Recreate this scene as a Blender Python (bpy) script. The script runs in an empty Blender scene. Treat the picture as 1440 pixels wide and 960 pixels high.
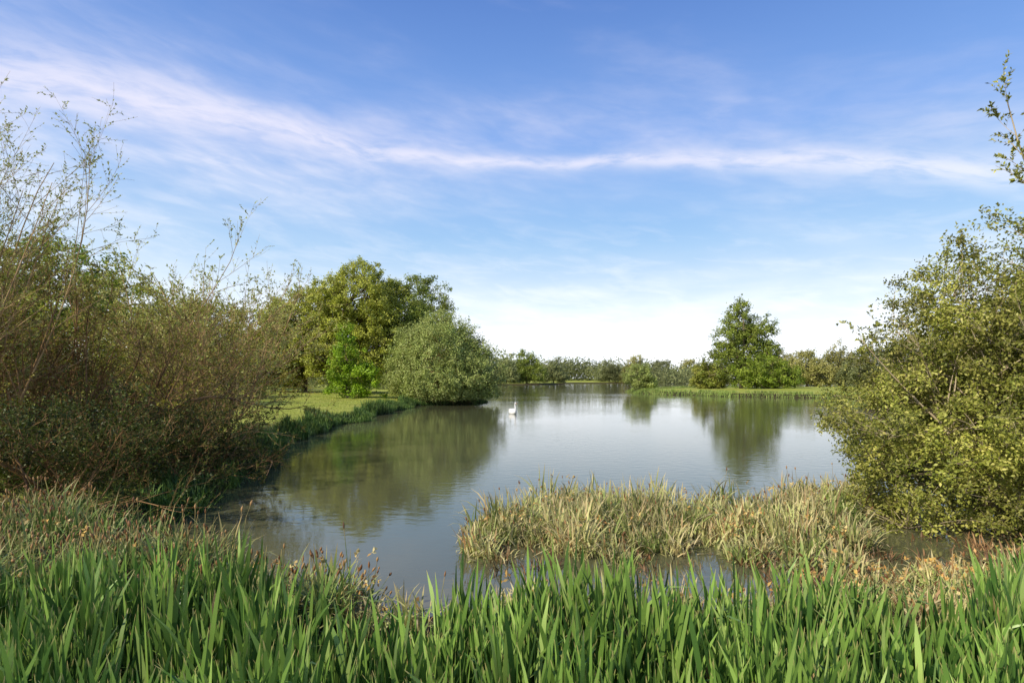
import bpy, math, numpy as np
from mathutils import Vector
rng = np.random.default_rng(7)
scene = bpy.context.scene
COL = scene.collection
CAM_H = 2.3
R = math.radians

# ---------------------------------------------------------------- mesh utils
def make_mesh(name, parts, mats):
    Vs, Fs, Rn, Ts, Mi = [], [], [], [], []
    off = 0
    for V, F, r, t, mi in parts:
        if len(V) == 0: continue
        Vs.append(V); Fs.append(F + off); Rn.append(r); Ts.append(t)
        Mi.append(np.full(len(F), mi, dtype=np.int32)); off += len(V)
    V = np.concatenate(Vs).astype(np.float32); F = np.concatenate(Fs).astype(np.int32)
    me = bpy.data.meshes.new(name)
    me.vertices.add(len(V)); me.vertices.foreach_set("co", V.ravel())
    me.loops.add(F.size); me.loops.foreach_set("vertex_index", F.ravel())
    me.polygons.add(len(F))
    me.polygons.foreach_set("loop_start", np.arange(0, F.size, 4, dtype=np.int32))
    me.polygons.foreach_set("material_index", np.concatenate(Mi))
    a = me.attributes.new("rnd", 'FLOAT', 'POINT'); a.data.foreach_set("value", np.concatenate(Rn).astype(np.float32))
    a = me.attributes.new("t", 'FLOAT', 'POINT'); a.data.foreach_set("value", np.concatenate(Ts).astype(np.float32))
    for m in mats: me.materials.append(m)
    me.update(calc_edges=True)
    return me

def smooth(me):
    me.polygons.foreach_set("use_smooth", np.ones(len(me.polygons), dtype=bool))

def add_obj(name, me, parent=None, loc=(0, 0, 0), **props):
    o = bpy.data.objects.new(name, me)
    COL.objects.link(o)
    o.location = loc
    if parent is not None: o.parent = parent
    for k, v in props.items(): o[k] = v
    return o

def unit(v): return v / np.maximum(np.linalg.norm(v, axis=-1, keepdims=True), 1e-9)
def rdir(n):
    return unit(rng.normal(size=(n, 3)))

def tubes(P, Rad, sides=4):
    n, k, _ = P.shape
    T = np.empty_like(P)
    T[:, 1:-1] = P[:, 2:] - P[:, :-2]; T[:, 0] = P[:, 1] - P[:, 0]; T[:, -1] = P[:, -1] - P[:, -2]
    T = unit(T)
    ref = np.cross(P[:, -1] - P[:, 0], rdir(n)); ref = unit(ref)[:, None, :]
    A = unit(np.cross(T, np.broadcast_to(ref, T.shape))); B = np.cross(T, A)
    ang = np.linspace(0, 2 * np.pi, sides, endpoint=False)
    V = P[:, :, None, :] + Rad[:, :, None, None] * (A[:, :, None, :] * np.cos(ang)[None, None, :, None] + B[:, :, None, :] * np.sin(ang)[None, None, :, None])
    idx = np.arange(n * k * sides).reshape(n, k, sides)
    a = idx[:, :-1]; b = idx[:, 1:]
    F = np.stack([a, np.roll(a, -1, 2), np.roll(b, -1, 2), b], -1).reshape(-1, 4)
    rn = np.repeat(rng.random(n), k * sides)
    tt = np.broadcast_to(np.linspace(0, 1, k)[None, :, None], (n, k, sides)).ravel()
    return V.reshape(-1, 3), F, rn, tt

def leafs(P, L, W, axis=None, rn=None, droop=0.0, nrm=None):
    n = len(P)
    if axis is None: axis = rdir(n)
    axis = axis.copy(); axis[:, 2] -= droop; axis = unit(axis)
    s = unit(np.cross(axis, rdir(n) if nrm is None else nrm)); nn = np.cross(s, axis)
    L = (L * rng.uniform(.65, 1.3, n))[:, None]; W = (W * rng.uniform(.7, 1.25, n))[:, None]
    V = np.stack([P, P + axis * L * .45 + s * W * .5 + nn * W * .18, P + axis * L, P + axis * L * .45 - s * W * .5 + nn * W * .18], 1)
    F = np.arange(n * 4).reshape(n, 4)
    if rn is None: rn = rng.random(n)
    return V.reshape(-1, 3), F, np.repeat(rn, 4), np.tile([0, .5, 1, .5], n).astype(float)

def blades(root, az, L, W, lean, bend, face, k=7, kink=None, rn=None, base_w=.7):
    n = len(root)
    s = np.linspace(0, 1, k)[None, :]
    th = lean[:, None] + bend[:, None] * s ** 2
    if kink is not None:
        s0, ka = kink
        th = th + ka[:, None] * np.clip((s - s0[:, None]) / .12, 0, 1)
    d = np.stack([np.cos(az), np.sin(az), np.zeros(n)], -1)
    ds = (L / (k - 1))[:, None]
    step_h = np.sin(th) * ds; step_v = np.cos(th) * ds
    h = np.concatenate([np.zeros((n, 1)), np.cumsum(step_h[:, 1:], 1)], 1)
    v = np.concatenate([np.zeros((n, 1)), np.cumsum(step_v[:, 1:], 1)], 1)
    C = root[:, None, :] + d[:, None, :] * h[..., None] + np.array([0, 0, 1.])[None, None] * v[..., None]
    sd = np.stack([np.cos(face), np.sin(face), np.zeros(n)], -1)[:, None, :]
    prof = np.where(s < .55, base_w + (1 - base_w) * s / .55, np.sqrt(np.clip(1 - ((s - .55) / .45) ** 2, 0, 1)) * .96 + .04)
    w = W[:, None] * prof * .5
    V = np.stack([C - sd * w[..., None], C + sd * w[..., None]], 2)
    idx = np.arange(n * k * 2).reshape(n, k, 2)
    F = np.stack([idx[:, :-1, 0], idx[:, :-1, 1], idx[:, 1:, 1], idx[:, 1:, 0]], -1).reshape(-1, 4)
    if rn is None: rn = rng.random(n)
    return V.reshape(-1, 3), F, np.repeat(rn, k * 2), np.broadcast_to(s[:, :, None], (n, k, 2)).ravel()

# ---------------------------------------------------------------- materials
def ramp(nt, cols, pos=None):
    r = nt.nodes.new("ShaderNodeValToRGB"); e = r.color_ramp.elements
    while len(e) < len(cols): e.new(.5)
    for i, c in enumerate(cols):
        e[i].position = pos[i] if pos else i / (len(cols) - 1)
    for i, c in enumerate(cols): e[i].color = (*c, 1)
    return r

def leaf_mat(name, cols, pos=None, trans=.3, rough=.5, tip=None, tip_at=.85, base=None, nscale=.6, namp=.5, spec=.3):
    m = bpy.data.materials.new(name); m.use_nodes = True; nt = m.node_tree; nt.nodes.clear()
    N = nt.nodes.new; Lk = nt.links.new
    out = N("ShaderNodeOutputMaterial")
    at = N("ShaderNodeAttribute"); at.attribute_name = "rnd"
    r = ramp(nt, cols, pos); Lk(at.outputs["Fac"], r.inputs[0])
    tc = N("ShaderNodeNewGeometry")
    nz = N("ShaderNodeTexNoise"); nz.inputs["Scale"].default_value = nscale; nz.inputs["Detail"].default_value = 3
    Lk(tc.outputs["Position"], nz.inputs["Vector"])
    mr = N("ShaderNodeMapRange"); mr.inputs[1].default_value = .3; mr.inputs[2].default_value = .7
    mr.inputs[3].default_value = 1 - namp; mr.inputs[4].default_value = 1 + namp * .6
    Lk(nz.outputs["Fac"], mr.inputs[0])
    mul = N("ShaderNodeVectorMath"); mul.operation = 'SCALE'
    Lk(r.outputs[0], mul.inputs[0]); Lk(mr.outputs[0], mul.inputs["Scale"])
    col = mul.outputs[0]
    ta = N("ShaderNodeAttribute"); ta.attribute_name = "t"
    if tip:
        mx = N("ShaderNodeMix"); mx.data_type = 'RGBA'
        m2 = N("ShaderNodeMapRange"); m2.inputs[1].default_value = tip_at; m2.inputs[2].default_value = 1.0
        Lk(ta.outputs["Fac"], m2.inputs[0]); Lk(m2.outputs[0], mx.inputs[0]); Lk(col, mx.inputs[6]); mx.inputs[7].default_value = (*tip, 1)
        col = mx.outputs[2]
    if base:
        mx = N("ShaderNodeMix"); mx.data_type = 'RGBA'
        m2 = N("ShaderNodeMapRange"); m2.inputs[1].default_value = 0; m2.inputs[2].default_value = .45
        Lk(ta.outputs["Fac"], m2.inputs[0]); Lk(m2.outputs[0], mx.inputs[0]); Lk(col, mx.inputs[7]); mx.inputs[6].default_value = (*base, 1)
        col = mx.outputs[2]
    b = N("ShaderNodeBsdfPrincipled"); b.inputs["Roughness"].default_value = rough
    b.inputs["Specular IOR Level"].default_value = spec
    Lk(col, b.inputs["Base Color"])
    t = N("ShaderNodeBsdfTranslucent"); Lk(col, t.inputs["Color"])
    mix = N("ShaderNodeMixShader"); mix.inputs[0].default_value = trans
    Lk(b.outputs[0], mix.inputs[1]); Lk(t.outputs[0], mix.inputs[2]); Lk(mix.outputs[0], out.inputs[0])
    return m

def bark_mat(name, c1, c2, scale=6):
    m = bpy.data.materials.new(name); m.use_nodes = True; nt = m.node_tree; N = nt.nodes.new; Lk = nt.links.new
    b = nt.nodes["Principled BSDF"]; b.inputs["Roughness"].default_value = .85; b.inputs["Specular IOR Level"].default_value = .2
    g = N("ShaderNodeNewGeometry"); nz = N("ShaderNodeTexNoise"); nz.inputs["Scale"].default_value = scale; nz.inputs["Detail"].default_value = 4
    Lk(g.outputs["Position"], nz.inputs["Vector"])
    r = ramp(nt, [c1, c2], [.35, .65]); Lk(nz.outputs["Fac"], r.inputs[0]); Lk(r.outputs[0], b.inputs["Base Color"])
    return m

M_bark = bark_mat("bark_grey_brown", (.10, .08, .055), (.26, .2, .13))
M_twig = bark_mat("twig_tan", (.27, .17, .08), (.55, .38, .19), 2)
M_twig_dark = bark_mat("twig_red_brown", (.12, .065, .03), (.42, .25, .11), 1.2)  # red-brown bark, darkened so its colour carries the thicket's shade
M_twig_pale = bark_mat("twig_pale", (.3, .23, .14), (.55, .45, .3), 2)

M_olive = leaf_mat("leaf_olive", [(.21, .24, .025), (.43, .46, .055), (.6, .6, .12)], nscale=.35, namp=.3)
M_sallow = leaf_mat("leaf_sallow_greygreen", [(.22, .28, .06), (.38, .45, .12), (.54, .58, .2)], nscale=.5, namp=.3)
M_bright = leaf_mat("leaf_bright_green", [(.12, .22, .012), (.27, .42, .02), (.44, .58, .05)], nscale=.6)
M_mid = leaf_mat("leaf_mid_green", [(.12, .19, .02), (.25, .34, .035), (.4, .46, .07)], nscale=.5)
M_deep = leaf_mat("leaf_deep_green", [(.13, .18, .025), (.25, .31, .045), (.38, .43, .08)], nscale=.4, namp=.4)
M_dark = leaf_mat("leaf_painted_shade", [(.035, .05, .01), (.08, .11, .016), (.15, .18, .035)], nscale=1)  # green darkened in colour to paint the shade low in the thicket
M_yell = leaf_mat("leaf_yellow_green", [(.11, .14, .018), (.34, .36, .06), (.66, .61, .17)], nscale=1.2, namp=.6)  # wide dark range and strong noise paint the bush's shaded interior
M_young = leaf_mat("leaf_young_willow", [(.27, .3, .05), (.44, .47, .1), (.6, .62, .2)], nscale=1.0, namp=.3)
M_brownish = leaf_mat("leaf_brown_olive", [(.14, .13, .015), (.3, .28, .035), (.5, .45, .08)], nscale=.7, namp=.6)
M_far = leaf_mat("leaf_distant", [(.18, .21, .08), (.28, .31, .12), (.38, .39, .16)], nscale=.03, namp=.5)  # slight bluish haze of distance is mixed into the leaf colour
M_far_y = leaf_mat("leaf_distant_yellow", [(.24, .25, .07), (.4, .38, .11), (.52, .47, .18)], nscale=.05, namp=.4)
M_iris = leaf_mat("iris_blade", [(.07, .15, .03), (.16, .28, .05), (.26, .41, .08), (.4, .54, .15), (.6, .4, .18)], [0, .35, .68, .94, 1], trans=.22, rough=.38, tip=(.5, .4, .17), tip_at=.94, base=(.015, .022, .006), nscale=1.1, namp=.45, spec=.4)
M_sedge = leaf_mat("sedge_blade", [(.22, .31, .07), (.42, .47, .15), (.66, .61, .26), (.72, .56, .3), (.44, .26, .11)], [0, .35, .68, .9, 1], trans=.25, tip=(.64, .5, .27), tip_at=.72, base=(.10, .065, .025), nscale=.9, namp=.4)
M_sedgeb = leaf_mat("sedge_blade_brown", [(.11, .19, .04), (.2, .29, .07), (.34, .38, .13), (.5, .36, .15)], [0, .4, .8, 1], trans=.2, tip=(.46, .33, .15), tip_at=.78, base=(.06, .045, .02), nscale=1.2, namp=.4)
M_dead = leaf_mat("dead_sedge", [(.12, .065, .03), (.28, .15, .065), (.48, .3, .14)], trans=.1, base=(.05, .035, .02), nscale=1.5)
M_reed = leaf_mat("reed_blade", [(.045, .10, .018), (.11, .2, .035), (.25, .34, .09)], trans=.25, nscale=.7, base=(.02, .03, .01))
M_reedfar = leaf_mat("reed_blade_far", [(.17, .26, .05), (.26, .36, .07), (.38, .43, .14)], trans=.25, nscale=.2)
M_grass = leaf_mat("lawn_blade", [(.26, .31, .05), (.4, .44, .08), (.55, .52, .16)], trans=.25, nscale=.3, namp=.3)
M_head = leaf_mat("seed_head", [(.16, .07, .03), (.34, .17, .07), (.46, .28, .11)], trans=.1, nscale=3)
M_flower = leaf_mat("withered_flower", [(.5, .25, .08), (.75, .5, .14), (.7, .6, .3)], trans=.2, nscale=3)

# ---------------------------------------------------------------- lake outline
lake = np.array([(8.2, 6.8), (5, 6.0), (2.5, 5.6), (0, 5.4), (-1.6, 5.4), (-2.8, 5.7), (-4.0, 6.4), (-4.9, 7.4), (-5.6, 8.8), (-5.8, 10.5), (-6.5, 12.5), (-6.5, 15.5), (-8.2, 18.5), (-7.9, 22),
                 (-9.0, 27), (-8.0, 31), (-8.7, 36), (-8.0, 41), (-8.8, 47), (-5.5, 50.5), (-3.0, 53), (-3.2, 60), (-10, 75), (-22, 110), (-22, 160), (-12, 195), (8, 206), (22, 225),
                 (24, 258), (60, 266), (130, 262), (170, 230), (120, 165), (70, 132), (40, 118), (24, 104), (18.5, 92), (21, 80), (28, 72), (36, 66),
                 (40, 58), (27, 44), (18, 27.5), (11.5, 18), (9.0, 12.5), (9.0, 9.5)], float)
for it in range(2):
    nx = np.roll(lake, -1, 0)
    lake = np.stack([lake * .75 + nx * .25, lake * .25 + nx * .75], 1).reshape(-1, 2)
ii = np.arange(len(lake)); dd = np.linalg.norm(lake, axis=1)
lake += (np.stack([np.sin(ii * 2.3) + np.sin(ii * 5.1 + 1), np.cos(ii * 1.7) + np.sin(ii * 4.3)], 1)) * np.clip(dd * .007, .05, .8)[:, None]

def sdist(x, y):
    x = np.asarray(x, float).ravel(); y = np.asarray(y, float).ravel()
    best = np.full(x.shape, 1e18); inside = np.zeros(x.shape, bool)
    n = len(lake)
    for i in range(n):
        x0, y0 = lake[i]; x1, y1 = lake[(i + 1) % n]
        ex, ey = x1 - x0, y1 - y0
        t = np.clip(((x - x0) * ex + (y - y0) * ey) / (ex * ex + ey * ey + 1e-12), 0, 1)
        d = (x - x0 - t * ex) ** 2 + (y - y0 - t * ey) ** 2
        best = np.minimum(best, d)
        c = ((y0 > y) != (y1 > y))
        if abs(ey) > 1e-12:
            inside ^= c & (x < ex * (y - y0) / ey + x0)
    d = np.sqrt(best)
    return np.where(inside, -d, d)
def ss(a, b, x):
    t = np.clip((x - a) / (b - a), 0, 1); return t * t * (3 - 2 * t)
def gz(x, y):
    x = np.asarray(x, float); y = np.asarray(y, float); sh = x.shape
    s = sdist(x, y).reshape(sh)
    near = 1 - ss(6, 9, y)
    up = .04 + (.42 - .26 * near) * ss(0, .8, s) + .25 * ss(2, 25, s) + .04 * np.sin(x * .9 + 1.3 * np.sin(y * .5)) * ss(.5, 3, s) + .10 * np.sin(x * .07 + 1) * np.sin(y * .06) * ss(5, 30, s)
    up = up + 1.0 * ss(150, 600, np.hypot(x, y)) * ss(5, 60, s)
    dn = -1.2 * ss(-.3, 3.5, -s) + .04 * ss(.5, 0, -s)
    return np.where(s > 0, up, dn)

# ground : polar sheet
na, nr = 560, 240
rad = np.concatenate([[0.0], np.geomspace(.5, 4000, nr - 1)])
ang = np.linspace(0, 2 * np.pi, na, endpoint=False)
RR, AA = np.meshgrid(rad, ang, indexing='ij')
X = RR * np.cos(AA); Y = RR * np.sin(AA) + 3
Z = gz(X, Y)
V = np.stack([X, Y, Z], -1).reshape(-1, 3)
idx = np.arange(nr * na).reshape(nr, na)
a = idx[:-1]; b = idx[1:]
F = np.stack([a, b, np.roll(b, -1, 1), np.roll(a, -1, 1)], -1).reshape(-1, 4)
mg = bpy.data.materials.new("ground_soil_grass"); mg.use_nodes = True; nt = mg.node_tree; N = nt.nodes.new; Lk = nt.links.new
bs = nt.nodes["Principled BSDF"]; bs.inputs["Roughness"].default_value = .95; bs.inputs["Specular IOR Level"].default_value = .1
g = N("ShaderNodeNewGeometry")
n1 = N("ShaderNodeTexNoise"); n1.inputs["Scale"].default_value = .35; n1.inputs["Detail"].default_value = 8; n1.inputs["Roughness"].default_value = .65
Lk(g.outputs["Position"], n1.inputs["Vector"])
r1 = ramp(nt, [(.2, .25, .04), (.32, .35, .06), (.45, .42, .13)], [.3, .5, .72]); Lk(n1.outputs["Fac"], r1.inputs[0])
n2 = N("ShaderNodeTexNoise"); n2.inputs["Scale"].default_value = 9; n2.inputs["Detail"].default_value = 6
Lk(g.outputs["Position"], n2.inputs["Vector"])
r2 = ramp(nt, [(.03, .025, .012), (.08, .06, .03)], [.35, .65]); Lk(n2.outputs["Fac"], r2.inputs[0])
sx = N("ShaderNodeSeparateXYZ"); Lk(g.outputs["Position"], sx.inputs[0])
mr = N("ShaderNodeMapRange"); mr.inputs[1].default_value = .34; mr.inputs[2].default_value = .46; Lk(sx.outputs[2], mr.inputs[0])
mx = N("ShaderNodeMix"); mx.data_type = 'RGBA'; Lk(mr.outputs[0], mx.inputs[0]); Lk(r2.outputs[0], mx.inputs[6]); Lk(r1.outputs[0], mx.inputs[7])
Lk(mx.outputs[2], bs.inputs["Base Color"])
bp = N("ShaderNodeBump"); bp.inputs["Strength"].default_value = .6; bp.inputs["Distance"].default_value = .05; Lk(n2.outputs["Fac"], bp.inputs["Height"]); Lk(bp.outputs[0], bs.inputs["Normal"])
me = make_mesh("ground", [(V, F, np.zeros(len(V)), np.zeros(len(V)), 0)], [mg]); smooth(me)
add_obj("ground", me, kind="structure", label="grassy lake bank and flat meadow land", category="ground")

# water
mw = bpy.data.materials.new("lake_water"); mw.use_nodes = True; nt = mw.node_tree; N = nt.nodes.new; Lk = nt.links.new
bs = nt.nodes["Principled BSDF"]; bs.inputs["Base Color"].default_value = (.10, .10, .05, 1)
bs.inputs["Roughness"].default_value = .045; bs.inputs["IOR"].default_value = 1.55
g = N("ShaderNodeNewGeometry")
mp = N("ShaderNodeMapping"); mp.inputs["Scale"].default_value = (1.0, 1.7, 1); mp.inputs["Rotation"].default_value = (0, 0, R(12))
Lk(g.outputs["Position"], mp.inputs[0])
n1 = N("ShaderNodeTexNoise"); n1.inputs["Scale"].default_value = 3.2; n1.inputs["Detail"].default_value = 4; n1.inputs["Distortion"].default_value = .4
Lk(mp.outputs[0], n1.inputs["Vector"])
n2 = N("ShaderNodeTexNoise"); n2.inputs["Scale"].default_value = .07; n2.inputs["Detail"].default_value = 3; Lk(g.outputs["Position"], n2.inputs["Vector"])
mr = N("ShaderNodeMapRange"); mr.inputs[1].default_value = .4; mr.inputs[2].default_value = .65; mr.inputs[3].default_value = .25; mr.inputs[4].default_value = .9
Lk(n2.outputs["Fac"], mr.inputs[0])
bp = N("ShaderNodeBump"); bp.inputs["Distance"].default_value = .007; Lk(mr.outputs[0], bp.inputs["Strength"]); Lk(n1.outputs["Fac"], bp.inputs["Height"])
Lk(bp.outputs[0], bs.inputs["Normal"])
V = np.array([(-60, 4, 0), (220, 4, 0), (220, 300, 0), (-60, 300, 0)], float)
me = make_mesh("water", [(V, np.array([[0, 1, 2, 3]]), np.zeros(4), np.zeros(4), 0)], [mw])
add_obj("water", me, kind="structure", label="calm murky green lake reflecting sky and trees", category="lake")

# ---------------------------------------------------------------- trees
def bez(A, B, k, lift=.15, jit=.1):
    L = np.linalg.norm(B - A, axis=-1, keepdims=True)
    C = (A + B) / 2 + np.array([0, 0, 1.]) * L * lift + rng.normal(size=A.shape) * L * jit
    s = np.linspace(0, 1, k)[None, :, None]
    return (1 - s) ** 2 * A[:, None] + 2 * s * (1 - s) * C[:, None] + s ** 2 * B[:, None]

def crown_tree(name, base, lobes, n_cl, lpc, leaf, clr, mleaf, mbark, trunk_r, label, category="tree", nstems=1, group=None,
               stem_spread=.1, twigs=4, zmin=.3, shell=.45, kk=.5, droop=.15, flat=.8, wob=1.0, out=1.1):
    bx, by = base; bz = float(gz(np.array([bx]), np.array([by]))[0]) - .05
    bz = max(bz, -.15)
    root = add_obj(name, None, loc=(bx, by, bz), label=label, category=category)
    root.empty_display_size = .3
    if group: root["group"] = group
    lob = np.array(lobes, float)
    vol = lob[:, 3] * lob[:, 4] * lob[:, 5]
    pick = rng.choice(len(lob), n_cl * 2, p=vol / vol.sum())
    d = rdir(n_cl * 2); rr = rng.uniform(shell ** 3, 1, n_cl * 2) ** (1 / 3.)
    ph = rng.uniform(0, 6.28, 6)
    w = 1 + wob * (.13 * np.sin(d[:, 0] * 5 + ph[0] + pick) + .12 * np.sin(d[:, 1] * 6 + ph[1]) + .12 * np.sin(d[:, 2] * 7 + ph[2] + pick * 2))
    C = lob[pick, :3] + d * (rr * w)[:, None] * lob[pick, 3:]
    ok = C[:, 2] > zmin
    C = C[ok][:n_cl]; dl = d[ok][:n_cl]
    n_cl = len(C)
    H = lob[:, 2].max()
    ns = nstems
    a0 = rng.uniform(0, 6.28, ns) if ns > 1 else np.zeros(1)
    B0 = np.stack([np.cos(a0), np.sin(a0), np.zeros(ns)], -1) * trunk_r * (1.5 if ns > 1 else 0)
    lc = lob[rng.integers(0, len(lob), ns), :3] if ns > 1 else lob[[np.argmax(lob[:, 2])], :3]
    T0 = lc + rdir(ns) * stem_spread * H; T0[:, 2] = np.maximum(T0[:, 2], H * .5)
    S = bez(B0, T0, 9, .0, .06)
    taper = np.linspace(1, .3, 9)[None, :] * np.ones((ns, 1)) * trunk_r; taper[:, 0] *= 1.35
    parts = [(*tubes(S, taper, 8), 0)]
    nodes = S[:, 2:].reshape(-1, 3); nrad = taper[:, 2:].ravel()
    pm = rng.permutation(n_cl); npri = max(4, n_cl // 10)
    def connect(Ctar, nodes, nrad, k, r1, sides):
        D = np.linalg.norm(Ctar[:, None] - nodes[None], axis=-1) + np.maximum(0, nodes[None, :, 2] - Ctar[:, None, 2]) * 1.5
        j = D.argmin(1)
        P = bez(nodes[j], Ctar, k, .05, .09)
        r0 = np.minimum(nrad[j] * .6, np.linalg.norm(Ctar - nodes[j], axis=1) * .035 + r1)
        rad = r0[:, None] + (r1 - r0)[:, None] * np.linspace(0, 1, k)[None]
        return P, rad
    P, rad = connect(C[pm[:npri]] * np.array([.85, .85, .95]), nodes, nrad, 7, trunk_r * .1, 5)
    parts.append((*tubes(P, rad, 5), 0))
    nodes = np.concatenate([nodes, P[:, 2:].reshape(-1, 3)]); nrad = np.concatenate([nrad, rad[:, 2:].ravel()])
    P, rad = connect(C[pm[npri:]], nodes, nrad, 5, trunk_r * .04, 4)
    parts.append((*tubes(P, rad, 4), 0))
    me = make_mesh(name + "_trunk", parts, [mbark]); smooth(me)
    add_obj("trunk", me, root)
    cr = clr * rng.uniform(.6, 1.35, n_cl)
    outw = unit(dl + np.array([0, 0, .25]))
    tp = []
    Cw = np.repeat(C, twigs, 0); tw_d = unit(rdir(len(Cw)) + .5 * np.repeat(outw, twigs, 0) + np.array([0, 0, .2]))
    tl = np.repeat(cr, twigs) * rng.uniform(.7, 1.3, len(Cw))
    E = Cw + tw_d * tl[:, None]
    P = bez(Cw, E, 4, .05, .1)
    rad = np.linspace(1, .3, 4)[None] * np.full((len(Cw), 1), trunk_r * .035)
    tp.append((*tubes(P, rad, 3), 1))
    clv = rng.uniform(-.25, .25, n_cl)
    nl = int(lpc)
    ci = np.repeat(np.arange(n_cl), nl); m = len(ci)
    half = rng.random(m) < kk
    ti = ci * twigs + rng.integers(0, twigs, m); s = rng.uniform(.1, 1.05, m)
    pt = Cw[ti] + tw_d[ti] * (tl[ti] * s)[:, None] + rng.normal(size=(m, 3)) * leaf * .5
    dv = rdir(m) * (cr[ci] * rng.random(m) ** .5)[:, None]; dv[:, 2] *= flat
    pv = C[ci] + dv
    Pp = np.where(half[:, None], pt, pv)
    rn = np.clip(rng.normal(.5, .2, m) + clv[ci], 0, 1)
    keep = Pp[:, 2] > .02
    nrm = unit(rdir(m) + out * unit(outw[ci] + unit(dv)))
    ax = unit(np.cross(nrm, rdir(m)) + .25 * rdir(m))
    tp.append((*leafs(Pp[keep], leaf, leaf * .55, axis=ax[keep], rn=rn[keep], droop=droop, nrm=nrm[keep]), 0))
    me = make_mesh(name + "_crown", tp, [mleaf, mbark])
    add_obj("crown", me, root)
    return root

def arching_shrub(name, base, nst, L0, inc, m1, m2, nl, leaf, mleaf, mbark, label, category="shrub", spread=.5, r0=.03, droop=.25, azr=(0, 6.283), l1=.38, l2=.35, group=None, up=.35, rmin=.0018):
    bx, by = base; bz = max(float(gz(np.array([bx]), np.array([by]))[0]) - .05, -.1)
    root = add_obj(name, None, loc=(bx, by, bz), label=label, category=category); root.empty_display_size = .3
    if group: root["group"] = group
    az = rng.uniform(*azr, nst); th = rng.uniform(inc[0], inc[1], nst); L = L0 * rng.uniform(.6, 1.1, nst)
    d = np.stack([np.cos(az) * np.sin(th), np.sin(az) * np.sin(th), np.cos(th)], -1)
    B = rng.normal(size=(nst, 3)) * spread; B[:, 2] = 0
    k = 10; s = np.linspace(0, 1, k)[None, :, None]
    wob = rng.normal(size=(nst, 1, 3)) * .06 * L[:, None, None] * np.sin(s * 3.14 * rng.uniform(.7, 2, (nst, 1, 1)))
    P0 = B[:, None] + d[:, None] * L[:, None, None] * s + np.array([0, 0, -1.]) * (droop * L * np.sin(th) ** 1.2)[:, None, None] * s ** 2.2 + wob
    P0[..., 2] = np.maximum(P0[..., 2], 0.0)
    R0 = r0 * rng.uniform(.6, 1.2, (nst, 1)) * (1 - .8 * s[:, :, 0])
    parts = [(*tubes(P0, R0, 6), 0)]
    def kids(P, R, m, lf, s0, k, mix, up):
        n, kp, _ = P.shape
        pi = np.repeat(np.arange(n), m); M = len(pi)
        sp = rng.uniform(s0, .98, M) * (kp - 1); i0 = np.minimum(sp.astype(int), kp - 2); fr = (sp - i0)[:, None]
        A = P[pi, i0] * (1 - fr) + P[pi, i0 + 1] * fr
        T = unit(P[pi, i0 + 1] - P[pi, i0])
        plen = np.linalg.norm(P[:, -1] - P[:, 0], axis=1)[pi]
        D = unit(T * mix + rdir(M) * .75 + np.array([0, 0, up]))
        ln = plen * lf * rng.uniform(.5, 1.2, M) * (1.15 - .5 * sp / (kp - 1))
        s = np.linspace(0, 1, k)[None, :, None]
        bend = rng.normal(size=(M, 1, 3)) * .12
        Q = A[:, None] + (D[:, None] * s + bend * s ** 2) * ln[:, None, None]
        rr = np.minimum(R[pi, i0] * .55, .02)[:, None] * (1 - .7 * s[:, :, 0])
        return Q, rr
    P1, R1 = kids(P0, R0, m1, l1, .22, 6, .9, up)
    parts.append((*tubes(P1, R1, 4), 0))
    P2, R2 = kids(P1, R1, m2, l2, .15, 4, .8, up * .7)
    R2 = np.maximum(R2, rmin)
    parts.append((*tubes(P2, R2, 3), 0))
    me = make_mesh(name + "_stems", parts, [mbark]); smooth(me)
    add_obj("stem", me, root)
    n2 = len(P2); M = int(n2 * nl); pi = rng.integers(0, n2, M)
    sp = rng.uniform(.1, 1, M) * 3; i0 = np.minimum(sp.astype(int), 2); fr = (sp - i0)[:, None]
    A = P2[pi, i0] * (1 - fr) + P2[pi, i0 + 1] * fr
    T = unit(P2[pi, i0 + 1] - P2[pi, i0])
    cen = np.array([0, 0, L0 * .35])
    nrm = unit(rdir(M) + 1.0 * unit(A - cen))
    me = make_mesh(name + "_leaves", [(*leafs(A, leaf, leaf * .5, axis=unit(T + rdir(M) * .9), nrm=nrm), 0)], [mleaf])
    add_obj("leaves", me, root)
    return root

def px(x, d): return (x - 720) / 800. * d
G1 = "broadleaf trees on the grassy bank"
crown_tree("broadleaf_tree", (px(503, 66), 66), [(0, 0, 10.2, 5.4, 5, 5.0), (-2.5, 0, 6.4, 5.5, 4.5, 4.2), (3, 0, 6.4, 4, 4, 4.8), (-1, -1, 3.4, 5, 4, 2.6)], 1100, 76, .25, .62, M_olive, M_bark, .4, "tall olive-green broadleaf tree in spring leaf on grass", group=G1, zmin=.9, wob=.6, out=1.4)
crown_tree("broadleaf_tree", (px(428, 68), 68), [(0, 0, 7.8, 4.9, 4.5, 4.6), (-2, 0, 4.2, 4.4, 4, 3.6)], 700, 74, .25, .62, M_olive, M_bark, .32, "rounded olive-green tree with yellowish young leaves", group=G1, zmin=.6, wob=.6, out=1.4)
crown_tree("broadleaf_tree", (px(562, 70), 70), [(0, 0, 9.8, 4.4, 4, 4.8), (1.5, 0, 6, 4, 4, 4)], 580, 70, .26, .7, M_deep, M_bark, .3, "darker green tree standing among paler trees", group=G1, zmin=1.4, out=1.4)
crown_tree("broadleaf_tree", (px(606, 80), 80), [(0, 0, 10.6, 3.6, 3.6, 5.2), (.5, 0, 5.5, 3.5, 3.5, 4)], 350, 50, .28, .8, M_deep, M_bark, .3, "sparser tree with open twiggy crown behind round bush", group=G1, zmin=1.8)
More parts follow.
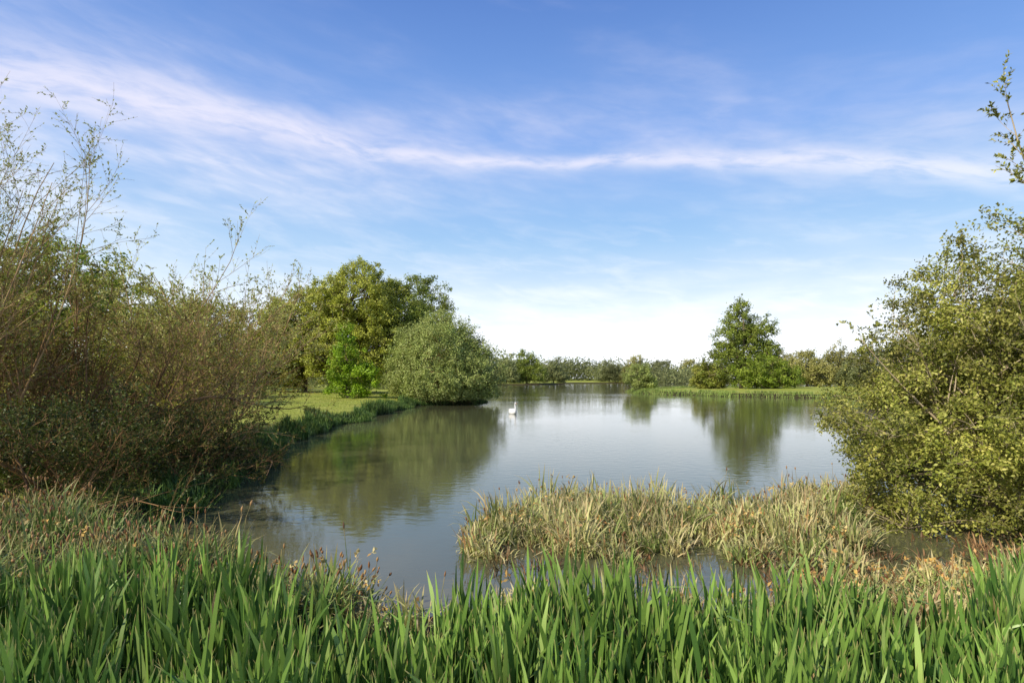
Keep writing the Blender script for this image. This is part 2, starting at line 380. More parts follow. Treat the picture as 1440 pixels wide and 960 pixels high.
crown_tree("broadleaf_tree", (px(385, 66), 66), [(0, 0, 5, 3.6, 3.2, 3.8), (0, 0, 2.4, 3.6, 3, 2)], 330, 72, .25, .6, M_brownish, M_bark, .2, "small brownish-green tree at the wood edge", group=G1, zmin=.4)
crown_tree("green_bush", (px(492, 52), 52), [(-.4, 0, 4.2, 1.2, 1.2, 1.9), (-.9, 0, 2.4, 1.5, 1.3, 1.2), (.6, 0, 1.9, 1.5, 1.5, 1.6), (1.9, -.2, 1.5, 1.3, 1.2, 1.4), (-.2, 0, .8, 2.2, 1.5, .8)], 200, 55, .22, .42, M_bright, M_bark, .12, "bright green leafy bush with dark shaded hollows on lawn", "bush", nstems=4, zmin=.1, wob=1.4, shell=.5)
crown_tree("round_sallow_bush", (px(622, 51), 51.5), [(-.4, 0, 2.9, 4.3, 4.2, 4.6), (.3, 0, 1.2, 4.9, 4.6, 1.8), (2.2, -.3, 2.4, 2.9, 3, 2.8)], 1500, 72, .17, .6, M_sallow, M_twig, .14, "large rounded grey-green willow bush at the water's edge", "bush", nstems=9, zmin=-.15, shell=.75, flat=1., wob=.55, out=1.3)

G2 = "trees behind the waterside thicket"
crown_tree("background_tree", (px(70, 34), 34), [(0, 0, 6.8, 3.8, 3.6, 3.6), (-2.5, 0, 4.5, 3.5, 3.5, 3)], 400, 70, .19, .55, M_mid, M_bark, .22, "leafy deep green tree behind brown willow thicket", group=G2, zmin=1)
crown_tree("background_tree", (px(-60, 30), 30), [(0, 0, 6.0, 3.8, 3.6, 3.6), (2, 0, 4, 3, 3, 3)], 300, 62, .19, .55, M_olive, M_bark, .22, "olive-green tree behind brown willow thicket", group=G2, zmin=1)
crown_tree("background_tree", (px(170, 46), 46), [(0, 0, 6.2, 4.2, 4, 3.6), (2, 0, 4, 4, 4, 3)], 400, 62, .22, .6, M_olive, M_bark, .22, "olive tree with half opened leaves", group=G2, zmin=1)
crown_tree("background_tree", (px(285, 78), 78), [(0, 0, 8, 6, 5, 4.8), (5, 0, 5.0, 5, 4.5, 4), (-5, 0, 6, 5, 4.5, 4)], 520, 65, .32, .85, M_brownish, M_bark, .3, "brown-olive tree at the edge of the lawn", group=G2, zmin=1)

G3 = "twiggy willow shrubs along the bank"
arching_shrub("willow_shrub", (px(272, 18), 18.3), 46, 6.0, (.05, .95), 14, 8, 4.5, .085, M_young, M_twig, "tall willow with bare arching tan twigs and young leaves", spread=.35, r0=.034, droop=.1, group=G3, rmin=.0028, up=.2)
arching_shrub("willow_shrub", (px(120, 13.5), 13.5), 30, 4.8, (.1, 1.2), 12, 8, 4.2, .065, M_brownish, M_twig_dark, "dense brown willow shrub with arching bare stems", spread=.6, r0=.032, droop=.3, group=G3, rmin=.0028, up=.15)
arching_shrub("willow_shrub", (px(0, 11.5), 11.5), 30, 4.6, (.1, 1.2), 12, 8, 4.2, .06, M_brownish, M_twig_dark, "dense brown willow shrub leaning over bank plants", spread=.6, r0=.032, droop=.3, group=G3, rmin=.0028, up=.15)
arching_shrub("willow_shrub", (px(215, 15), 15.2), 28, 4.5, (.3, 1.25), 12, 8, 3, .06, M_brownish, M_twig, "low spreading willow with tan stems reaching over water", spread=.4, r0=.028, droop=.2, group=G3, rmin=.0028, up=.15)
arching_shrub("willow_shrub", (px(-105, 10.5), 10.5), 30, 6.4, (.0, .42), 14, 9, 6, .052, M_young, M_twig, "tall slender willow with sparse young leaves above thicket", spread=.4, r0=.028, droop=.12, group=G3, rmin=.002, up=.1)
arching_shrub("willow_shrub", (px(300, 22), 22), 16, 2.4, (.2, 1.2), 12, 8, 3, .06, M_brownish, M_twig_dark, "small brown shrub on the edge of the lawn", spread=.3, r0=.02, droop=.3, group=G3)
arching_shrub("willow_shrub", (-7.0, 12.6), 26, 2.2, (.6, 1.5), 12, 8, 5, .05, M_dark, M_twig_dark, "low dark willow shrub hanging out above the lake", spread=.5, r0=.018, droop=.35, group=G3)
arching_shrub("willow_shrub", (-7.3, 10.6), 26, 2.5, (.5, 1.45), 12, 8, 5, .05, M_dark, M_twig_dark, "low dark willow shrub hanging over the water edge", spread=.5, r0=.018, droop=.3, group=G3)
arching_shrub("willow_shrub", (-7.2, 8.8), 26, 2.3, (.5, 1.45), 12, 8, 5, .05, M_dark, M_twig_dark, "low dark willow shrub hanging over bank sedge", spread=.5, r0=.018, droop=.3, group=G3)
G4 = "low bushes under the willows"
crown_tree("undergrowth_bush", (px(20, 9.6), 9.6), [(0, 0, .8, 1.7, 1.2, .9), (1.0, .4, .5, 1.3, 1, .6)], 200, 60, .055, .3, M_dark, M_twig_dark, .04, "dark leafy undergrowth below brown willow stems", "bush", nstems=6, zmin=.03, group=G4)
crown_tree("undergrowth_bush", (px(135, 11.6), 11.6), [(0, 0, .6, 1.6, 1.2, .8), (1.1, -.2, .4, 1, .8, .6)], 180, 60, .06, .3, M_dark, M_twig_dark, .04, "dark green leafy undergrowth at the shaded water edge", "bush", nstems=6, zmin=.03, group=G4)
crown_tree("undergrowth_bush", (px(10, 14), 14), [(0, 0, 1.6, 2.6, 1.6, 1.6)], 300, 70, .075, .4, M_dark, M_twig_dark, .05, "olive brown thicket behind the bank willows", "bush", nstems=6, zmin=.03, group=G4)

crown_tree("sallow_bush", (8.35, 9.4), [(-.3, 0, 1.5, 2.7, 2.3, 1.75), (.5, .2, 2.9, 2.4, 2.0, 1.9), (-1.7, -.6, .9, 1.4, 1.3, 1.1), (1.4, -.6, 1.8, 2.2, 1.8, 1.9), (2.2, .2, 3.2, 2, 2, 1.8)], 2150, 118, .06, .26, M_yell, M_twig_pale, .075, "large sunlit yellow-green willow bush with pale crooked branches", "bush", nstems=10, zmin=.05, shell=.45, twigs=6, kk=.6, out=1.0)
arching_shrub("sallow_sprays", (8.6, 9.0), 24, 3.9, (.3, .95), 10, 7, 9, .06, M_yell, M_twig_pale, "arching pale willow sprays with yellow-green leaves at bush edge", "bush", spread=.4, r0=.028, droop=.12, l1=.25, l2=.35, azr=(1.8, 4.2))
arching_shrub("overhanging_willow", (9.95, 9.5), 15, 7.7, (.02, .22), 13, 8, 15, .07, M_yell, M_twig_pale, "tall willow with pale leafy sprays above the bush", "tree", spread=.3, r0=.04, droop=.1, l1=.22, l2=.38)

crown_tree("broadleaf_tree", (px(1043, 95), 95), [(-.5, 0, 12.0, 2.0, 2.4, 2.8), (-2.2, 0, 8.2, 2.8, 3.2, 3.2), (3.0, 0, 9.8, 2.6, 3, 2.6), (1.2, 0, 5.8, 4.0, 3, 3.6), (-2.8, 0, 4, 3.2, 3, 3.2), (4.6, 0, 6.6, 2.2, 2.5, 2.2), (.8, 0, 9, 2.4, 2.4, 2.4)], 460, 48, .34, .75, M_deep, M_bark, .35, "tall tree with uneven airy crown on the far shore", zmin=.5, wob=1.2, shell=.3, out=1.3)
crown_tree("green_bush", (px(1078, 90), 90), [(-.5, 0, 2.8, 3.6, 3.0, 2.8), (2, 0, 1.6, 3.6, 3, 1.8), (-2.6, 0, 1.5, 2.4, 2, 1.8)], 280, 60, .3, .7, M_mid, M_bark, .2, "rounded green bush beside a tall shore tree", "bush", nstems=4, zmin=.1, wob=1.1)
crown_tree("yellow_bush", (px(994, 98), 98), [(0, 0, 2.1, 2.6, 2.4, 2.4), (1.5, 0, 1.4, 2.2, 2, 1.6)], 190, 60, .3, .6, M_yell, M_bark, .12, "small yellowish bush on the reedy shore", "bush", nstems=4, zmin=.1)
crown_tree("round_shore_willow", (px(901, 91), 91.5), [(0, 0, 2.5, 2.1, 2.0, 2.0), (1.0, 0, 1.5, 1.8, 1.6, 1.3)], 170, 60, .24, .5, M_sallow, M_bark, .12, "small rounded grey-green willow at the end of low spit", "bush", nstems=4, zmin=.1)
G5 = "bushes along the far shore"
for (p, d, h, w, mm) in [(1135, 125, 7.5, 7, M_far_y), (1180, 130, 9, 7, M_far_y), (1225, 115, 9, 6, M_far), (1280, 110, 9.5, 7, M_far), (1340, 120, 10, 8, M_far_y), (1420, 100, 11, 8, M_far), (1100, 150, 9, 6, M_far_y), (1520, 90, 12, 8, M_far)]:
    crown_tree("shore_tree", (px(p, d), d), [(0, 0, h * .6, w * .6, w * .5, h * .4), (w * .4, 0, h * .35, w * .6, w * .5, h * .33), (-w * .5, 0, h * .3, w * .5, w * .5, h * .3)], 200, 50, .42, 1.0, mm, M_bark, .25, "pale yellow-green shore tree in young leaf", group=G5, zmin=.2, twigs=2, wob=.6)
G6 = "rounded trees on the distant shore"
for (p, d, h, w, mm) in [(712, 205, 9, 5, M_far), (742, 208, 12, 7.5, M_deep), (780, 225, 9.5, 6, M_far), (860, 268, 10.5, 7, M_far), (898, 262, 13, 8, M_far_y), (935, 270, 11, 8, M_far), (975, 268, 11, 7, M_far_y)]:
    crown_tree("distant_tree", (px(p, d), d + 6), [(0, 0, h * .58, w * .6, w * .5, h * .4), (w * .4, 0, h * .3, w * .6, w * .5, h * .28), (-w * .5, 0, h * .28, w * .5, w * .5, h * .26)], 180, 40, .6, 1.3, mm, M_bark, .25, "rounded distant tree standing along the far shore", group=G6, zmin=.1, twigs=2)

parts = []
cx = []
for azd in np.arange(-75, 75, .45):
    d = 300 + 40 * math.sin(azd * .3) + rng.uniform(-15, 25)
    if azd < -4: d = 150 + 30 * math.sin(azd * .2) + rng.uniform(-8, 10) + max(0, (azd + 20)) * 4
    if azd > 30: d = 190 + rng.uniform(-10, 15)
    x = d * math.sin(R(azd)); y = d * math.cos(R(azd))
    h = (rng.uniform(8, 12) if azd < 30 else rng.uniform(8, 12)) * d / 300 * (1.15 if azd > 0 else 1.5)
    cx.append((x, y, h))
for azd in np.arange(-50, -11, .9):
    d = 104 + rng.uniform(-5, 6)
    cx.append((d * math.sin(R(azd)), d * math.cos(R(azd)), rng.uniform(3.5, 5.5)))
for (x, y, h) in cx:
    z0 = float(gz(np.array([x]), np.array([y]))[0])
    n = 560
    w = h * .85
    d = rdir(n); p = np.array([x, y, z0 + h * .42]) + d * (rng.random(n) ** .4)[:, None] * np.array([w, w, h * .5]) * (1 + .12 * np.sin(d[:, :1] * 6 + x) + .1 * np.sin(d[:, 2:3] * 9 + y))
    p[:, 2] = np.maximum(p[:, 2], z0)
    nn = unit(d + rdir(n))
    parts.append((*leafs(p, h * .075, h * .06, axis=np.cross(nn, rdir(n)), nrm=nn, rn=np.clip(rng.normal(.5, .2, n) + rng.uniform(-.2, .2), 0, 1)), 0))
me = make_mesh("distant_woodland", parts, [M_far])
add_obj("distant_woodland", me, kind="stuff", label="distant woodland belt beyond the lake", category="woodland")

# ---------------------------------------------------------------- iris bed
def scatter(n, x0, x1, y0, y1, f=None):
    x = rng.uniform(x0, x1, n); y = rng.uniform(y0, y1, n)
    if f is not None:
        k = f(x, y); x, y = x[k], y[k]
    return x, y
nf = 6000
x, y = scatter(nf, -6.8, 7.2, 1.5, 5.4, lambda x, y: (y < 4.0 + .2 * np.sin(x * 1.3) + .2 * np.sin(x * 3.1 + 1) + .6 * ss(-1.4, -2.4, x) + .7 * ss(2.8, 4.0, x)) & (np.abs(x) < y * 1.1 + 1.2))
per = 6; n = len(x) * per
fx = np.repeat(x, per); fy = np.repeat(y, per); fa = np.repeat(rng.uniform(0, 6.28, len(x)), per)
side = rng.choice([0, np.pi], n)
root = np.stack([fx + rng.normal(0, .04, n), fy + rng.normal(0, .04, n), np.maximum(gz(fx, fy), -.1) - .03], -1)
hf = np.repeat(rng.uniform(.66, .97, len(x)), per) * (1 + .08 * np.sin(fx * 2.1) + .08 * np.sin(fx * 5.3 + 1) * np.sin(fy * 3)) * (1 - .08 * ss(2.5, 3.5, fx))
hf *= 1 - .26 * ss(2.7, 1.7, fy)
Ln = hf * rng.uniform(.6, 1.05, n)
kk_ = rng.random(n) < .14
rn_ = np.clip(np.repeat(rng.normal(.44, .2, len(x)), per) + rng.normal(0, .2, n), 0, .93)
brown = rng.random(n) < .02
rn_[brown] = 1.0; Ln[brown] *= .8
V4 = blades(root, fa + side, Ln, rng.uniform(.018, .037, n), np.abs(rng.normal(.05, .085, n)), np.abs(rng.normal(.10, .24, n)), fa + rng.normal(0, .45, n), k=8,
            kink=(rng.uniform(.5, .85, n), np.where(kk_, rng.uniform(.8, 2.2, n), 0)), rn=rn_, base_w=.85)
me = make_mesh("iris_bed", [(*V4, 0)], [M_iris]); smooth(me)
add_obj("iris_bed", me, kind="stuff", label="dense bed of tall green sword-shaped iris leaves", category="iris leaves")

# ---------------------------------------------------------------- sedge tussocks
def tussocks(name, x, y, per, L, W, mat, label, cat, heads=0, lean=.5, zoff=0, rb=.0, flowers=0, hf=None):
    m = len(x); n = m * per
    X = np.repeat(x, per); Y = np.repeat(y, per)
    z = np.maximum(gz(x, y), -.12); Zr = np.repeat(z, per)
    sc0 = rng.uniform(.5, 1.15, m) * (1 + .25 * np.sin(x * 2.3 + y) * np.sin(y * 2.9 + 1))
    if hf is not None: sc0 = sc0 * hf(x, y)
    sc = np.repeat(sc0, per)
    root = np.stack([X + rng.normal(0, .08, n), Y + rng.normal(0, .08, n), Zr - .02 + zoff], -1)
    az = rng.uniform(0, 6.28, n)
    rn = np.clip(np.repeat(rng.normal(.42 + rb, .2, m), per) + rng.normal(0, .2, n), 0, 1)
    kk = rng.random(n) < .25
    parts = [(*blades(root, az, L * sc * rng.uniform(.55, 1.15, n), W * rng.uniform(.6, 1.3, n), np.abs(rng.normal(.1, lean * .5, n)), np.abs(rng.normal(.7, .65, n)), az + np.pi / 2 + rng.normal(0, .5, n), k=7,
                       kink=(rng.uniform(.4, .8, n), np.where(kk, rng.uniform(.6, 1.8, n), 0)), rn=rn), 0)]
    if heads:
        nh = int(m * heads); j = rng.integers(0, m, nh)
        A = np.stack([x[j] + rng.normal(0, .12, nh), y[j] + rng.normal(0, .12, nh), z[j]], -1)
        T = A + np.stack([rng.normal(0, .12, nh), rng.normal(0, .12, nh), L * sc0[j] * rng.uniform(.7, 1.1, nh)], -1)
        P = bez(A, T, 4, 0, .03); parts.append((*tubes(P, np.full((nh, 4), .003), 3), 0))
        dr = unit(T - A)
        s = np.linspace(0, 1, 5)
        P = T[:, None] + dr[:, None] * (s[None, :, None] * rng.uniform(.03, .07, nh)[:, None, None])
        parts.append((*tubes(P, np.array([.003, .009, .011, .008, .002])[None] * rng.uniform(.7, 1.3, (nh, 1)), 5), 1))
    if flowers:
        nh = int(m * flowers); j = rng.integers(0, m, nh)
        c = np.stack([x[j] + rng.normal(0, .15, nh), y[j] + rng.normal(0, .15, nh), z[j] + L * rng.uniform(.55, .95, nh)], -1)
        c = np.repeat(c, 5, 0) + rng.normal(0, .012, (nh * 5, 3))
        parts.append((*leafs(c, .05, .03), 2))
    me = make_mesh(name, parts, [mat, M_head, M_flower])
    return add_obj(name, me, kind="stuff", label=label, category=cat)

def clumpR(x, y):
    lx = -.55 + .2 * np.sin(y * 2.2) + .25 * np.maximum(0, 8.0 - y)
    top = 10.3 + .5 * np.sin(x * 1.4) - 1.3 * np.exp(-((x + .3) / .9) ** 2)
    hole = np.sin(x * 2.9 + 1) * np.sin(y * 2.3 + x) < -.75
    front = 7.2 + .25 * np.sin(x * 3.3) - .9 * ss(3.0, 4.2, x)
    return (x > lx) & (y < top) & ~hole & (y > front) & (x < y * .62 + .2 * np.sin(y * 5))
x, y = scatter(960, -1.2, 8.4, 5.8, 11.2, clumpR)
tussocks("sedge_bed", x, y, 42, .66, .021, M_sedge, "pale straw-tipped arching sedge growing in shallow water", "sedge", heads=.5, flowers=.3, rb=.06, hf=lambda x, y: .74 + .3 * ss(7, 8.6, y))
x, y = scatter(460, -.8, 8.0, 6.0, 8.2, lambda x, y: (y > 6.6 + .25 * np.sin(x * 3.3) - .8 * ss(2.4, 3.8, x)) & (x > -.4) & (np.sin(x * 4.1 + y) > -.6))
tussocks("dead_sedge_litter", x, y, 30, .32, .018, M_dead, "collapsed rusty brown dead sedge at the water line", "sedge", lean=1.8)
x, y = scatter(760, -9, -1.45, 4.4, 8.6, lambda x, y: (y < 5.5 + np.clip(-x - 1.6, 0, 4.2) * .4 + .25 * np.sin(x * 3)) & (y > 4.4 + .3 * np.sin(x * 2)))
tussocks("brown_sedge_bed", x, y, 44, .66, .019, M_sedgeb, "green and brown sedge with rusty seed heads by water", "sedge", heads=3.5, rb=.0, flowers=.3, hf=lambda x, y: 1 - .2 * ss(-2.6, -1.6, x))
x, y = scatter(420, -1.6, 8.0, 4.6, 6.9, lambda x, y: (y < 5.1 + .2 * np.sin(x * 2.3) + np.clip(x - 2.6, 0, 2) * .8))
tussocks("shore_sedge_strip", x, y, 44, .4, .018, M_sedge, "dry tangled sedge with withered yellow flowers along shore", "sedge", heads=.9, flowers=1.4, rb=.1)
x, y = scatter(900, -8.5, -4.3, 6.8, 19, lambda x, y: np.ones_like(x, bool))
s_ = sdist(x, y); k = (s_ > -.3) & (s_ < .35) & (np.sin(y * 2.1) + np.sin(y * 4.7 + 1) > -.7); x, y = x[k], y[k]
tussocks("overhanging_sedge", x, y, 40, .55, .018, M_reed, "green sedge overhanging the shaded bank edge", "sedge", heads=.1, rb=.0)

def along_shore(n, cond, w0, w1):
    L2 = np.roll(lake, -1, 0); seg = np.linalg.norm(L2 - lake, axis=1)
    mid = (lake + L2) / 2; ok = cond(mid[:, 0], mid[:, 1]); p = seg * ok
    i = rng.choice(len(lake), n, p=p / p.sum()); t = rng.random(n)[:, None]
    P = lake[i] * (1 - t) + L2[i] * t
    e = unit(L2[i] - lake[i]); nrm = np.stack([-e[:, 1], e[:, 0]], -1)
    q = P + nrm * .3; sgn = np.where(sdist(q[:, 0], q[:, 1]) > 0, 1, -1)[:, None]
    return P + nrm * sgn * rng.uniform(w0, w1, n)[:, None]
P = along_shore(19000, lambda x, y: (x < -2.0) & (y > 13) & (y < 56), -.3, .6)
n = len(P)
patch = np.clip(.5 + .9 * np.sin(P[:, 1] * .9) * np.sin(P[:, 1] * .37 + 1) + .3 * np.sin(P[:, 1] * 2.7), .1, 1.2)
az = rng.uniform(0, 6.28, n)
z = np.maximum(gz(P[:, 0], P[:, 1]), -.12) - .02
me = make_mesh("bank_reeds", [(*blades(np.column_stack([P, z]), az, rng.uniform(.25, .5, n) * (.5 + 1.0 * patch), rng.uniform(.02, .038, n), np.abs(rng.normal(.06, .08, n)), np.abs(rng.normal(.2, .25, n)), rng.uniform(0, 6.28, n), k=5), 0)], [M_reed])
add_obj("bank_reeds", me, kind="stuff", label="dark green reeds fringing the grassy bank", category="reeds")
P = along_shore(7000, lambda x, y: (x > 17) & (y > 55) & (y < 125), -.4, 1.4)
n = len(P); az = rng.uniform(0, 6.28, n); z = np.maximum(gz(P[:, 0], P[:, 1]), -.1)
me = make_mesh("far_reeds", [(*blades(np.column_stack([P, z]), az, rng.uniform(.15, .45, n), rng.uniform(.05, .09, n), np.abs(rng.normal(.1, .1, n)), np.abs(rng.normal(.3, .3, n)), rng.uniform(0, 6.28, n), k=4), 0)], [M_reedfar])
add_obj("far_reeds", me, kind="stuff", label="bright green reeds on low spit across the lake", category="reeds")

x, y = scatter(90000, -45, -5, 9, 75, lambda x, y: (np.abs(x) < y * .95))
k = sdist(x, y) > .4; x, y = x[k], y[k]; n = len(x); az = rng.uniform(0, 6.28, n)
scg = .6 + y / 60
me = make_mesh("lawn_grass", [(*blades(np.column_stack([x, y, gz(x, y) - .01]), az, rng.uniform(.03, .08, n) * scg, rng.uniform(.015, .03, n) * scg, np.abs(rng.normal(.2, .2, n)), np.abs(rng.normal(.5, .4, n)), rng.uniform(0, 6.28, n), k=3), 0)], [M_grass])
add_obj("lawn_grass", me, kind="stuff", label="short sunlit grass on the lake bank", category="grass")
x, y = scatter(26000, -14, 16, 0, 16, lambda x, y: np.ones_like(x, bool))
k = (sdist(x, y) > .1) & (np.abs(x) < y * 1.3 + 3); x, y = x[k], y[k]; n = len(x); az = rng.uniform(0, 6.28, n)
me = make_mesh("bank_grass", [(*blades(np.column_stack([x, y, gz(x, y) - .01]), az, rng.uniform(.12, .35, n), rng.uniform(.008, .014, n), np.abs(rng.normal(.2, .2, n)), np.abs(rng.normal(.7, .5, n)), rng.uniform(0, 6.28, n), k=4), 0)], [M_reed])
add_obj("bank_grass", me, kind="stuff", label="rough green grass under bushes and iris", category="grass")

# ---------------------------------------------------------------- swan
def loft(cs, sides=14):
    C = np.array([(0, c[0], c[1]) for c in cs], float); rx = np.array([c[2] for c in cs]); rz = np.array([c[3] for c in cs])
    def cr(A, m=4):
        out = []
        for i in range(len(A) - 1):
            p0 = A[max(i - 1, 0)]; p1 = A[i]; p2 = A[i + 1]; p3 = A[min(i + 2, len(A) - 1)]
            for j in range(m):
                t = j / m
                out.append(.5 * ((2 * p1) + (-p0 + p2) * t + (2 * p0 - 5 * p1 + 4 * p2 - p3) * t * t + (-p0 + 3 * p1 - 3 * p2 + p3) * t ** 3))
        out.append(A[-1]); return np.array(out)
    C = cr(C); rx = np.maximum(cr(rx), .004); rz = np.maximum(cr(rz), .004); k = len(C)
    T = np.gradient(C, axis=0); T = unit(T)
    A = np.tile([1., 0, 0], (k, 1)); B = unit(np.cross(T, A))
    an = np.linspace(0, 2 * np.pi, sides, endpoint=False)
    V = C[:, None] + A[:, None] * (np.cos(an)[None] * rx[:, None])[..., None] + B[:, None] * (np.sin(an)[None] * rz[:, None])[..., None]
    idx = np.arange(k * sides).reshape(k, sides)
    F = np.stack([idx[:-1], np.roll(idx[:-1], -1, 1), np.roll(idx[1:], -1, 1), idx[1:]], -1).reshape(-1, 4)
    V = V.reshape(-1, 3); return V, F, np.full(len(V), .5), np.zeros(len(V))
def swan_mat(name, c):
    m = bark_mat(name, c, tuple(v * .92 for v in c), 20); m.node_tree.nodes["Principled BSDF"].inputs["Roughness"].default_value = .5; return m
Mw = swan_mat("white_feathers", (.82, .81, .78)); Mo = swan_mat("orange_bill", (.65, .22, .04)); Mk = swan_mat("black_mask", (.02, .02, .02))
sw = add_obj("swan", None, loc=(0.05, 37, 0), label="white swan swimming with its neck raised on the lake", category="swan")
sw.rotation_euler = (0, 0, R(205)); sw.scale = (.87,) * 3
me = make_mesh("swan_body", [(*loft([(-.62, .26, .01, .01), (-.5, .22, .1, .05), (-.3, .15, .19, .15), (-.05, .11, .24, .19), (.18, .11, .23, .19), (.34, .15, .16, .16), (.43, .25, .09, .1), (.46, .38, .058, .06), (.43, .52, .045, .045), (.39, .65, .04, .04), (.4, .76, .04, .04), (.46, .82, .048, .048), (.53, .81, .04, .04), (.58, .795, .024, .024)]), 0)], [Mw]); smooth(me)
add_obj("body", me, sw)
me = make_mesh("swan_bill", [(*loft([(.575, .797, .024, .022), (.62, .78, .022, .018), (.66, .765, .02, .01), (.69, .755, .012, .004)], 10), 0)], [Mo]); smooth(me)
add_obj("bill", me, sw)
me = make_mesh("swan_knob", [(*loft([(.555, .815, .01, .008), (.575, .818, .018, .016), (.6, .805, .014, .01), (.61, .795, .005, .004)], 8), 0)], [Mk]); smooth(me)
add_obj("bill_knob", me, sw)
for sgn in (-1, 1):
    V, F, r_, t_ = loft([(-.6, .3, .01, .01), (-.45, .29, .05, .05), (-.2, .25, .08, .13), (.05, .23, .08, .15), (.22, .2, .05, .1), (.3, .17, .01, .02)])
    V[:, 0] += sgn * .14 * (1 - .6 * np.clip(-V[:, 1] / .6, 0, 1))
    me = make_mesh("swan_wing", [(V, F, r_, t_, 0)], [Mw]); smooth(me)
    add_obj("wing", me, sw)

# ---------------------------------------------------------------- world
SUN_EL, SUN_AZ = 38, 232
SKY_S = .12
w = bpy.data.worlds.new("World"); scene.world = w; w.use_nodes = True; nt = w.node_tree; nt.nodes.clear(); N = nt.nodes.new; Lk = nt.links.new
def mth(op, a, b=None, c=None, clamp=False):
    n = N("ShaderNodeMath"); n.operation = op; n.use_clamp = clamp
    for i, v in enumerate((a, b, c)):
        if v is None: continue
        if isinstance(v, (int, float)): n.inputs[i].default_value = v
        else: Lk(v, n.inputs[i])
    return n.outputs[0]
sky = N("ShaderNodeTexSky"); sky.sky_type = 'NISHITA'; sky.sun_disc = False; sky.sun_elevation = R(SUN_EL); sky.sun_rotation = R(SUN_AZ)
sky.air_density = 1.0; sky.dust_density = .6; sky.ozone_density = 2.0
tc = N("ShaderNodeTexCoord"); sp = N("ShaderNodeSeparateXYZ"); Lk(tc.outputs["Generated"], sp.inputs[0])
az = mth('ARCTAN2', sp.outputs[0], sp.outputs[1]); el = mth('ARCSINE', sp.outputs[2])
azd = mth('MULTIPLY', az, 57.2958); eld = mth('MULTIPLY', el, 57.2958)
def curve(inp, pts, x0, x1, y0, y1):
    u = mth('DIVIDE', mth('SUBTRACT', inp, x0), x1 - x0, clamp=True)
    f = N("ShaderNodeFloatCurve"); c = f.mapping.curves[0]
    P = [((a - x0) / (x1 - x0), (b - y0) / (y1 - y0)) for a, b in pts]
    c.points[0].location = P[0]; c.points[1].location = P[-1]
    for p in P[1:-1]: c.points.new(*p)
    f.mapping.update(); Lk(u, f.inputs["Value"])
    return mth('ADD', mth('MULTIPLY', f.outputs[0], y1 - y0), y0)
def noise2(sx_, sy_, yv, scale, det, rough, dist, off=0.0):
    c = N("ShaderNodeCombineXYZ"); Lk(mth('MULTIPLY', azd, sx_), c.inputs[0]); Lk(mth('MULTIPLY', yv, sy_), c.inputs[1]); c.inputs[2].default_value = off
    n = N("ShaderNodeTexNoise"); n.inputs["Scale"].default_value = scale; n.inputs["Detail"].default_value = det; n.inputs["Roughness"].default_value = rough; n.inputs["Distortion"].default_value = dist
    Lk(c.outputs[0], n.inputs["Vector"]); return n.outputs["Fac"]
elc = curve(azd, [(-60, 19), (-42, 21.5), (-28, 22.5), (-15, 21.3), (-6, 20.9), (12, 20.5), (25, 19.3), (40, 15.5), (60, 10)], -60, 60, 0, 40)
wid = curve(azd, [(-60, 3.5), (-42, 2.4), (-28, 1.6), (-15, 1.0), (-4, .6), (12, .6), (25, .9), (40, 1.2), (60, 2)], -60, 60, 0, 10)
wobn = noise2(.12, .05, eld, 1.3, 3, .5, 0, 3.0)
rel = mth('ADD', mth('SUBTRACT', eld, elc), mth('MULTIPLY', mth('SUBTRACT', wobn, .5), 1.2))
nA = noise2(.13, .6, rel, 1.7, 9, .6, .25)
slant = mth('ADD', eld, mth('MULTIPLY', azd, .14))
nB = noise2(.05, .17, slant, 1.1, 8, .54, .25)
nC = noise2(.14, .55, slant, 1.5, 8, .56, .35, 7.0)
nD = noise2(.12, .5, eld, 1.3, 6, .55, .1, 13.0)
def mr_(v, a, b, c, d, sm=True):
    m = N("ShaderNodeMapRange"); m.interpolation_type = 'SMOOTHSTEP' if sm else 'LINEAR'
    m.inputs[1].default_value = a; m.inputs[2].default_value = b; m.inputs[3].default_value = c; m.inputs[4].default_value = d; Lk(v, m.inputs[0]); return m.outputs[0]
q = mth('DIVIDE', rel, wid); g0 = mth('EXPONENT', mth('MULTIPLY', mth('MULTIPLY', q, q), -1.0))
core = mth('MULTIPLY', mth('MULTIPLY', g0, mr_(nA, .3, .62, .25, 1)), .74)
qv = mth('DIVIDE', mth('ADD', rel, mr_(azd, -40, 10, 4.0, -1.5)), mr_(azd, -45, 0, 8.5, 4.6)); g2 = mth('EXPONENT', mth('MULTIPLY', mth('MULTIPLY', qv, qv), -1.0))
vt = mth('MULTIPLY', mr_(nB, .32, .66, .22, 1), mr_(nC, .3, .7, .5, 1))
veil = mth('MULTIPLY', mth('MULTIPLY', g2, vt), mr_(azd, -45, 8, .9, .46))
low = mth('MULTIPLY', mr_(eld, 2, 15.5, .88, 0), mr_(nD, .3, .7, .82, 1.1))
lown = mth('MULTIPLY', mr_(eld, 4, 20, 1, 0), mth('MULTIPLY', mth('SUBTRACT', nC, .48), 1.8, clamp=True))
highw = mth('MULTIPLY', mr_(nB, .5, .8, 0, .18), mr_(eld, 20, 60, 1, .3))
inv = lambda v: mth('SUBTRACT', 1.0, v)
cl = inv(mth('MULTIPLY', mth('MULTIPLY', mth('MULTIPLY', inv(core), inv(veil)), mth('MULTIPLY', inv(low), inv(lown))), inv(highw)))
gr = ramp(nt, [(.66, .86, 1.0), (.39, .66, 1.0), (.23, .45, .95), (.13, .28, .72), (.08, .17, .52), (.04, .1, .32)], [0, .14, .25, .37, .5, 1.0])
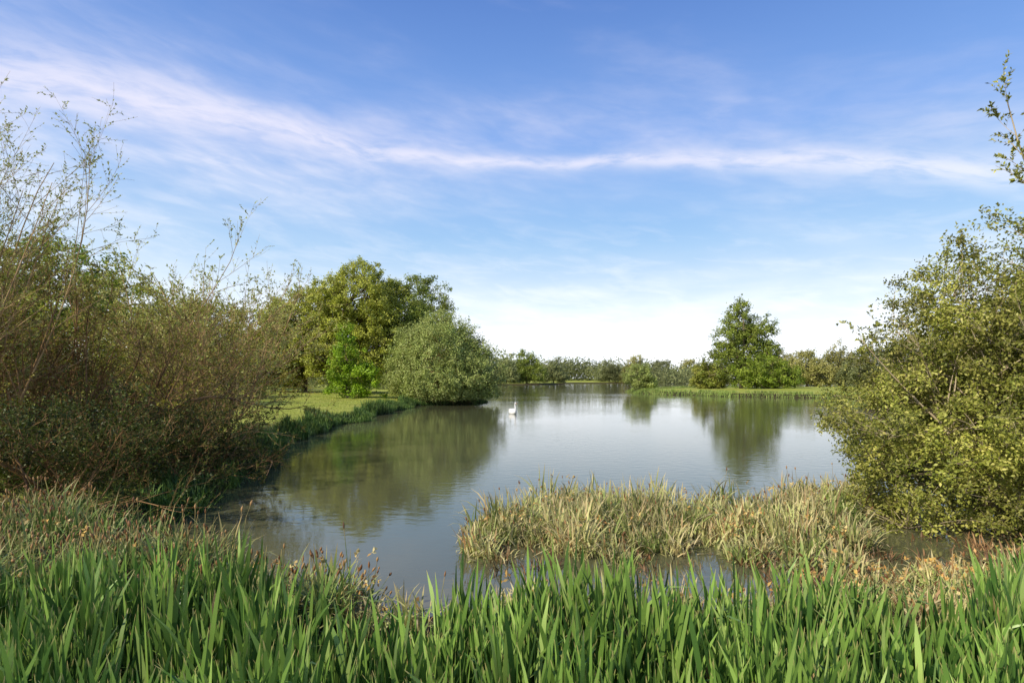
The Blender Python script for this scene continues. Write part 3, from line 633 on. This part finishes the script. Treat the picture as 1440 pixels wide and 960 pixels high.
Lk(mth('DIVIDE', eld, 90.0, clamp=True), gr.inputs[0])
gs = N("ShaderNodeVectorMath"); gs.operation = 'SCALE'; gs.inputs["Scale"].default_value = 1 / SKY_S; Lk(gr.outputs[0], gs.inputs[0])
tint = N("ShaderNodeMix"); tint.data_type = 'RGBA'; tint.inputs[0].default_value = .85; Lk(sky.outputs[0], tint.inputs[6]); Lk(gs.outputs[0], tint.inputs[7])
cc = ramp(nt, [(1, 1.02, 1.06), (.76, .79, .83), (.67, .655, .76)], [0, .12, .24]); Lk(mth('DIVIDE', eld, 90.0, clamp=True), cc.inputs[0])
cs = N("ShaderNodeVectorMath"); cs.operation = 'SCALE'; cs.inputs["Scale"].default_value = 1.35 / SKY_S; Lk(cc.outputs[0], cs.inputs[0])
mxs = N("ShaderNodeMix"); mxs.data_type = 'RGBA'; Lk(cl, mxs.inputs[0]); Lk(tint.outputs[2], mxs.inputs[6]); Lk(cs.outputs[0], mxs.inputs[7])
bg = N("ShaderNodeBackground"); bg.inputs[1].default_value = SKY_S; Lk(mxs.outputs[2], bg.inputs[0])
out = N("ShaderNodeOutputWorld"); Lk(bg.outputs[0], out.inputs[0])

sd = bpy.data.lights.new("sun", 'SUN'); sd.energy = 5.0; sd.angle = R(.5); sd.color = (1, .92, .75)
so = bpy.data.objects.new("sun", sd); COL.objects.link(so)
dvec = Vector((math.sin(R(SUN_AZ)) * math.cos(R(SUN_EL)), math.cos(R(SUN_AZ)) * math.cos(R(SUN_EL)), math.sin(R(SUN_EL))))
so.rotation_euler = dvec.to_track_quat('Z', 'Y').to_euler()

cd = bpy.data.cameras.new("camera"); cd.lens = 20; cd.sensor_width = 36; cd.clip_end = 9000; cd.clip_start = .05; cd.shift_y = .036
co = bpy.data.objects.new("camera", cd); COL.objects.link(co); co.location = (0, 0, CAM_H); co.rotation_euler = (R(90), 0, 0)
scene.camera = co
scene.view_settings.view_transform = 'Standard'; scene.view_settings.look = 'None'; scene.view_settings.exposure = 0
